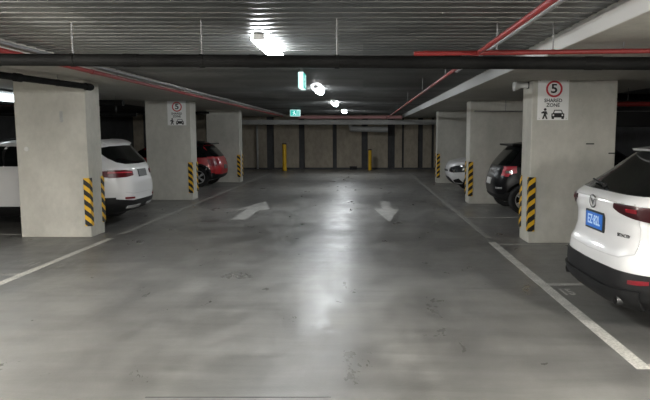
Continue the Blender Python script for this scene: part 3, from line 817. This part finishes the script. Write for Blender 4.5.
# plate, badge, model lettering
mt = rear_frame(CX, 0, 0.885)
bm = bmesh.new(); box(bm, -.205, .205, -.085, .085, -.014, .006, 0, .004); bmesh.ops.transform(bm, matrix=mt, verts=bm.verts)
pl = obj('license_plate', bm, M['plate_black'], t)
bm = bmesh.new(); box(bm, -.186, .186, -.067, .067, .0, .009, 0, .002); bmesh.ops.transform(bm, matrix=mt, verts=bm.verts)
o = obj('plate_face', bm, M['plate_blue'], pl); o['label'] = 'blue plate face'
b2 = text_bm('EZ·82L', .115); bmesh.ops.transform(b2, matrix=mt @ Matrix.Translation((0, 0, .0095)) @ Matrix.Diagonal((.85, 1, 1, 1)), verts=b2.verts); obj('plate_characters', b2, M['plate_text'], pl)
mt = rear_frame(CX, 0, 1.055, .004)
bm = bmesh.new()
for i in range(32):
    a, b_ = 2 * PI * i / 32, 2 * PI * (i + 1) / 32
    q = lambda an, k: (k * .074 * math.cos(an), k * .06 * math.sin(an))
    prism(bm, [q(a, .84), q(a, 1), q(b_, 1), q(b_, .84)], mt, .008)
prism(bm, [(-.06, .024), (-.03, .024), (0, -.012), (.03, .024), (.06, .024), (.022, -.008), (0, -.036), (-.022, -.008)], mt, .007)
obj('emblem', bm, M['chrome'], t)
mt = rear_frame(CX, -0.52, 0.83, .002)
b2 = text_bm('SKYACTIV', .036); bmesh.ops.transform(b2, matrix=mt @ Matrix.Diagonal((.95, 1, 1, 1)), verts=b2.verts); obj('lettering', b2, M['plastic'], t)
# wiper
mt = rear_frame(CX, 0.05, 1.17, .012)
bm = bmesh.new(); tube(bm, mt @ Vector((0, 0, 0)), mt @ Vector((0, 0, .03)), .02, 12); tube(bm, mt @ Vector((0, 0, .02)), mt @ Vector((-.36, .05, .02)), .008, 8); obj('wiper', bm, M['plastic'], t, True)
# roof spoiler
bm = bmesh.new()
N = 12; ra, rb, rc = [], [], []
for i in range(N + 1):
    yv = -.60 + 1.2 * i / N; k = 1 - (abs(yv) / .62) ** 3 * .35
    ra.append((bm.verts.new((0.95, yv, 1.54)), bm.verts.new((0.95, yv, 1.505))))
    rb.append((bm.verts.new((0.95 - .42 * k, yv * .98, 1.495 + .012 * k)), bm.verts.new((0.95 - .40 * k, yv * .98, 1.48 + .008 * k))))
for i in range(N):
    bm.faces.new((ra[i][0], ra[i + 1][0], rb[i + 1][0], rb[i][0])); bm.faces.new((ra[i][1], rb[i][1], rb[i + 1][1], ra[i + 1][1]))
    bm.faces.new((rb[i][0], rb[i + 1][0], rb[i + 1][1], rb[i][1])); bm.faces.new((ra[i][0], ra[i][1], ra[i + 1][1], ra[i + 1][0]))
for i in (0, N): bm.faces.new((ra[i][0], rb[i][0], rb[i][1], ra[i][1]))
obj('roof_spoiler', bm, M['white_paint'], t, True)
for s in (1, -1):
    bm = bmesh.new()
    ring = lathe(bm, [(.038, -.0), (.038, .14), (.03, .14), (.03, .0)], 20, 'z')
    bmesh.ops.transform(bm, matrix=Matrix.Translation((.06, s * .58, .325)) @ Matrix.Rotation(PI / 2, 4, 'Y'), verts=bm.verts)
    obj('exhaust_pipe', bm, M['exhaust'], t, True)
    bm = bmesh.new(); path_tube(bm, [(1.05, s * .50, 1.56), (1.3, s * .51, 1.605), (2.1, s * .51, 1.605), (2.3, s * .50, 1.56)], .014, 8); obj('roof_rail', bm, M['plastic'], t, True)
mirrors(CX, t, 3.0, 1.06, M['white_paint'])

cxt = t
# ---- white SUV on the left (tail toward the lane)
GL = Car(4.65,
         [0.22, 0.28, 0.36, 0.45, 0.54, 0.64, 0.76, 0.88, 0.98, 1.05, 1.10, 1.16, 1.26, 1.36, 1.43, 1.48, 1.52, 1.545],
         [0.36, 0.18, 0.07, 0.03, 0.02, 0.01, 0.02, 0.05, 0.07, 0.09, 0.12, 0.16, 0.25, 0.33, 0.39, 0.47, 0.62, 0.95],
         [4.30, 4.45, 4.55, 4.62, 4.64, 4.65, 4.62, 4.55, 4.2, 3.55, 3.38, 3.25, 3.06, 2.86, 2.68, 2.54, 2.40, 2.15],
         [0.80, 0.86, 0.91, 0.935, 0.94, 0.945, 0.945, 0.94, 0.925, 0.905, 0.885, 0.86, 0.81, 0.765, 0.73, 0.69, 0.64, 0.54], 4.6, 4.5)
t = base_car(GL, 'car', (-4.07, 11.38, 0), PI, 'white SUV with a dark rear window, parked behind the nearest left pillar', M['white_paint'], (0.95, 3.80), 0.41, 0.365, 5)
patch(GL, 'rear_window', [('r', .70, 1.22, 1.33), ('r', .66, 1.15, 1.40), ('r', .52, 1.115, 1.425), ('r', 0, 1.105, 1.435), ('r', -.52, 1.115, 1.425), ('r', -.66, 1.15, 1.40), ('r', -.70, 1.22, 1.33)], M['glass'], t, .008)
side_windows(GL, t, 1.09, 1.43, [(0.80, 1.18, .2, .02), (1.20, 2.10, .02, .02), (2.12, 3.1, .02, .55)])
patch(GL, 'windscreen', [('f', .7, 1.12, 1.2), ('f', .5, 1.09, 1.45), ('f', 0, 1.09, 1.46), ('f', -.5, 1.09, 1.45), ('f', -.7, 1.12, 1.2)], M['glass'], t, .006)
for s in (1, -1):
    tl = patch(GL, 'tail_lamp', [('r', s * .42, .91, .99), ('r', s * .6, .89, 1.015), ('r', s * .8, .88, 1.02), ('s', .36, .89, 1.01), ('s', .62, .93, .995)], M['tail_deep'], t, .012, s)
    patch(GL, 'lamp_lens', [('r', s * .46, .955, .975), ('r', s * .7, .965, .982), ('r', s * .8, .965, .982)], M['tail_bright'], tl, .018, s)
    patch(GL, 'reflector', [('r', s * .46, .50, .53), ('r', s * .66, .505, .54)], M['tail_red'], t, .016, s)
    patch(GL, 'sill_cladding', [('s', 1.35, .24, .40), ('s', 3.35, .24, .40)], M['plastic'], t, .012, s)
    patch(GL, 'bumper_insert', [('r', s * .16, .335, .38), ('r', s * .42, .335, .385), ('r', s * .60, .345, .385)], M['skid'], t, .02, s)
    patch(GL, 'bumper_cladding', [('r', 0, .225, .47), ('r', s * .5, .225, .47), ('r', s * .72, .225, .50), ('r', s * .84, .225, .54), ('s', .25, .225, .54), ('s', .52, .225, .52)], M['plastic'], t, .012, s)
mt = rear_frame(GL, 0, 0.94)
bm = bmesh.new(); box(bm, -.19, .19, -.07, .07, -.012, .006, 0, .004); bmesh.ops.transform(bm, matrix=mt, verts=bm.verts)
o = obj('license_plate', bm, M['plate_grey'], t); o['label'] = 'dull grey plate'
patch(GL, 'tailgate_gap', [('r', .66, .62, .628), ('r', .5, .59, .598), ('r', 0, .585, .593), ('r', -.5, .59, .598), ('r', -.66, .62, .628)], M['seam'], t, .002, rows=1)
patch(GL, 'roof_spoiler', [('r', .56, 1.44, 1.50), ('r', 0, 1.45, 1.515), ('r', -.56, 1.44, 1.50)], M['white_paint'], t, .05, inner=-.03)
for s in (1, -1):
    patch(GL, 'pillar_trim', [('s', .86, 1.10, 1.40), ('s', 1.5, 1.10, 1.425), ('s', 2.6, 1.10, 1.425)], M['plastic'], t, .0025, s)
    patch(CX, 'pillar_trim', [('s', .75, 1.10, 1.42), ('s', 1.5, 1.10, 1.46), ('s', 2.5, 1.10, 1.46)], M['plastic'], cxt, .0025, s)
mirrors(GL, t, 3.05, 1.05, M['white_paint'])
for s in (1, -1):
    patch(GL, 'door_handle', [('s', 1.45, .93, .96), ('s', 1.65, .93, .96)], M['chrome'], t, .03, s)
    bm = bmesh.new(); path_tube(bm, [(1.0, s * .56, 1.52), (1.3, s * .57, 1.56), (2.1, s * .57, 1.56), (2.3, s * .55, 1.52)], .014, 8); obj('roof_rail', bm, M['plastic'], t, True)

# ---- small hatch shape shared by the red and the black car
def hatch(L, W, H):
    k = H / 1.47
    zs = [0.22, 0.28, 0.36, 0.46, 0.58, 0.70, 0.82, 0.91, 0.98, 1.05, 1.15, 1.25, 1.33, 1.39, 1.43, 1.47]
    xr = [0.34, 0.16, 0.06, 0.02, 0.01, 0.03, 0.07, 0.10, 0.14, 0.19, 0.27, 0.36, 0.44, 0.52, 0.62, 0.95]
    xf = [L - .3, L - .16, L - .08, L - .02, L, L - .03, L - .12, L - .55, L - .95, L - 1.1, L - 1.28, L - 1.45, L - 1.6, L - 1.72, L - 1.85, L - 2.1]
    wd = [W - .12, W - .07, W - .03, W - .01, W, W, W - .01, W - .02, W - .04, W - .06, W - .11, W - .16, W - .2, W - .23, W - .27, W - .38]
    return Car(L, [z * k for z in zs], xr, xf, wd, 4.4, 4.2)

# red hatch, left
RD = hatch(3.95, .88, 1.43)
t = base_car(RD, 'car', (-4.45, 19.8, 0), PI, 'red hatchback with a black roof, parked in the far left bay', M['red_paint'], (0.68, 3.15), 0.375, 0.315, 5)
zt = RD.z1
patch(RD, 'roof_skin', [('s', .55, 1.30, zt - .002), ('s', 1.6, 1.29, zt - .002), ('s', 2.6, 1.31, zt - .002)], M['black_paint'], t, .008, 1)
for s in (1, -1):
    patch(RD, 'pillar_trim', [('r', s * .60, .96, 1.36), ('s', .62, .95, 1.36), ('s', 1.3, .95, 1.36), ('s', 2.2, .95, 1.36), ('s', 2.72, .95, 1.02)], M['black_paint'], t, .003, s)
patch(RD, 'roof_skin', [('s', .55, 1.30, zt - .002), ('s', 1.6, 1.29, zt - .002), ('s', 2.6, 1.31, zt - .002)], M['black_paint'], t, .008, -1)
patch(RD, 'rear_window', [('r', .66, .96, 1.05), ('r', .58, .95, 1.28), ('r', 0, .945, 1.30), ('r', -.58, .95, 1.28), ('r', -.66, .96, 1.05)], M['glass'], t, .008)
side_windows(RD, t, .93, 1.28, [(0.42, 1.0, .2, .02), (1.05, 1.75, .03, .03), (1.8, 2.7, .03, .5)])
patch(RD, 'windscreen', [('f', .6, 1.0, 1.1), ('f', .45, .98, 1.28), ('f', 0, .98, 1.3), ('f', -.45, .98, 1.28), ('f', -.6, 1.0, 1.1)], M['glass'], t, .006)
bm = bmesh.new(); box(bm, .33, .98, -.58, .58, 1.33, 1.375, 0, .015); obj('roof_spoiler', bm, M['black_paint'], t)
for s in (1, -1):
    tl = patch(RD, 'tail_lamp', [('r', s * .52, .68, .88), ('r', s * .66, .67, .89), ('r', s * .76, .68, .88)], M['tail_red'], t, .014, s)
    patch(RD, 'lamp_lens', [('r', s * .57, .73, .83), ('r', s * .65, .73, .83)], M['tail_red'], tl, .022, s)
    patch(RD, 'reflector', [('s', .34, .56, .60), ('s', .46, .56, .60)], M['chrome'], t, .012, s)
    patch(RD, 'sill_cladding', [('s', 1.05, .24, .36), ('s', 2.8, .24, .36)], M['plastic'], t, .012, s)
    patch(RD, 'bumper_cladding', [('r', 0, .24, .40), ('r', s * .5, .24, .40), ('r', s * .74, .24, .42), ('s', .2, .24, .44), ('s', .33, .24, .46)], M['plastic'], t, .012, s)
    for ax in (0.68, 3.15):   # black arch lip
        bm = bmesh.new(); n = 22
        for i in range(n):
            a, b_ = PI * i / n, PI * (i + 1) / n
            yy = s * (RD.w(.5) - .10)
            mt2 = Matrix.Translation((ax, yy, .315)) @ Matrix.Rotation(-s * PI / 2, 4, 'X') @ Matrix.Diagonal((1, -s, 1, 1))
            prism(bm, [(.37 * math.cos(a), .37 * math.sin(a)), (.43 * math.cos(a), .43 * math.sin(a)), (.43 * math.cos(b_), .43 * math.sin(b_)), (.37 * math.cos(b_), .37 * math.sin(b_))], mt2, .108)
        obj('arch_trim', bm, M['plastic'], t)
mt = rear_frame(RD, 0, 0.62)
bm = bmesh.new(); box(bm, -.19, .19, -.065, .065, -.012, .006, 0, .004); bmesh.ops.transform(bm, matrix=mt, verts=bm.verts); obj('license_plate', bm, M['plate_grey'], t)
mirrors(RD, t, 2.65, .93, M['black_paint'])

# black hatch, right
BK = hatch(4.1, .89, 1.50)
t = base_car(BK, 'car', (2.72, 13.2, 0), 0, 'black hatchback with a bright red tail lamp, parked beyond the large-sign pillar', M['black_paint'], (0.58, 3.2), 0.37, 0.31, 5)
patch(BK, 'rear_window', [('r', .66, 1.01, 1.1), ('r', .58, 1.0, 1.34), ('r', 0, .99, 1.36), ('r', -.58, 1.0, 1.34), ('r', -.66, 1.01, 1.1)], M['glass'], t, .008)
side_windows(BK, t, .98, 1.34, [(0.45, 1.05, .25, .02), (1.1, 1.85, .03, .03), (1.9, 2.8, .03, .5)])
patch(BK, 'windscreen', [('f', .6, 1.05, 1.15), ('f', .45, 1.03, 1.34), ('f', 0, 1.03, 1.36), ('f', -.45, 1.03, 1.34), ('f', -.6, 1.05, 1.15)], M['glass'], t, .006)
bm = bmesh.new(); box(bm, .36, .95, -.60, .60, 1.40, 1.445, 0, .015); obj('roof_spoiler', bm, M['black_paint'], t)
for s in (1, -1):
    tl = patch(BK, 'tail_lamp', [('r', s * .60, .80, .93), ('r', s * .72, .78, .96), ('s', .20, .78, .98), ('s', .42, .86, .99)], M['tail_bright'], t, .014, s)
    patch(BK, 'lamp_lens', [('r', s * .66, .84, .90), ('r', s * .74, .84, .91)], M['chrome'], tl, .02, s)
    patch(BK, 'reflector', [('r', s * .5, .52, .56), ('r', s * .66, .52, .56)], M['chrome'], t, .014, s)
    patch(BK, 'bumper_cladding', [('r', 0, .24, .40), ('r', s * .5, .24, .40), ('r', s * .74, .24, .42), ('s', .2, .24, .44), ('s', .30, .24, .46)], M['plastic'], t, .012, s)
mt = rear_frame(BK, 0, 0.66)
bm = bmesh.new(); box(bm, -.19, .19, -.065, .065, -.012, .006, 0, .004); bmesh.ops.transform(bm, matrix=mt, verts=bm.verts); o = obj('license_plate', bm, M['white_plastic'], t); o['label'] = 'pale plate'
mirrors(BK, t, 2.75, .98, M['black_paint'])

# white car further on, nose toward the lane
WH = hatch(4.1, .88, 1.58)
t = base_car(WH, 'car', (2.38 + 4.1, 17.45, 0), PI, 'white car nosing out from behind the shaded right pillar', M['white_paint'], (0.7, 3.35), 0.37, 0.31, 5)
patch(WH, 'windscreen', [('f', .6, 1.03, 1.13), ('f', .45, 1.0, 1.32), ('f', 0, 1.0, 1.34), ('f', -.45, 1.0, 1.32), ('f', -.6, 1.03, 1.13)], M['glass'], t, .006)
side_windows(WH, t, .96, 1.32, [(0.45, 1.05, .25, .02), (1.1, 1.85, .03, .03), (1.9, 2.8, .03, .5)])
patch(WH, 'rear_window', [('r', .66, 1.0, 1.1), ('r', .58, .99, 1.32), ('r', 0, .98, 1.34), ('r', -.58, .99, 1.32), ('r', -.66, 1.0, 1.1)], M['glass'], t, .008)
for s in (1, -1):
    hl = patch(WH, 'head_lamp', [('f', s * .46, .62, .72), ('f', s * .62, .60, .78), ('f', s * .78, .62, .82), ('s', 3.75, .68, .82)], M['head_glass'], t, .012, s)
    patch(WH, 'lamp_lens', [('f', s * .58, .62, .69), ('f', s * .66, .62, .69)], M['chrome'], hl, .018, s)
    patch(WH, 'fog_lamp', [('f', s * .50, .32, .38), ('f', s * .68, .32, .44)], M['plastic'], t, .014, s)
patch(WH, 'grille', [('f', .38, .30, .40), ('f', .28, .28, .46), ('f', 0, .28, .47), ('f', -.28, .28, .46), ('f', -.38, .30, .40)], M['plastic'], t, .014)
patch(WH, 'grille', [('f', .30, .62, .66), ('f', 0, .61, .67), ('f', -.30, .62, .66)], M['plastic'], t, .014)
mirrors(WH, t, 2.75, .97, M['white_paint'])
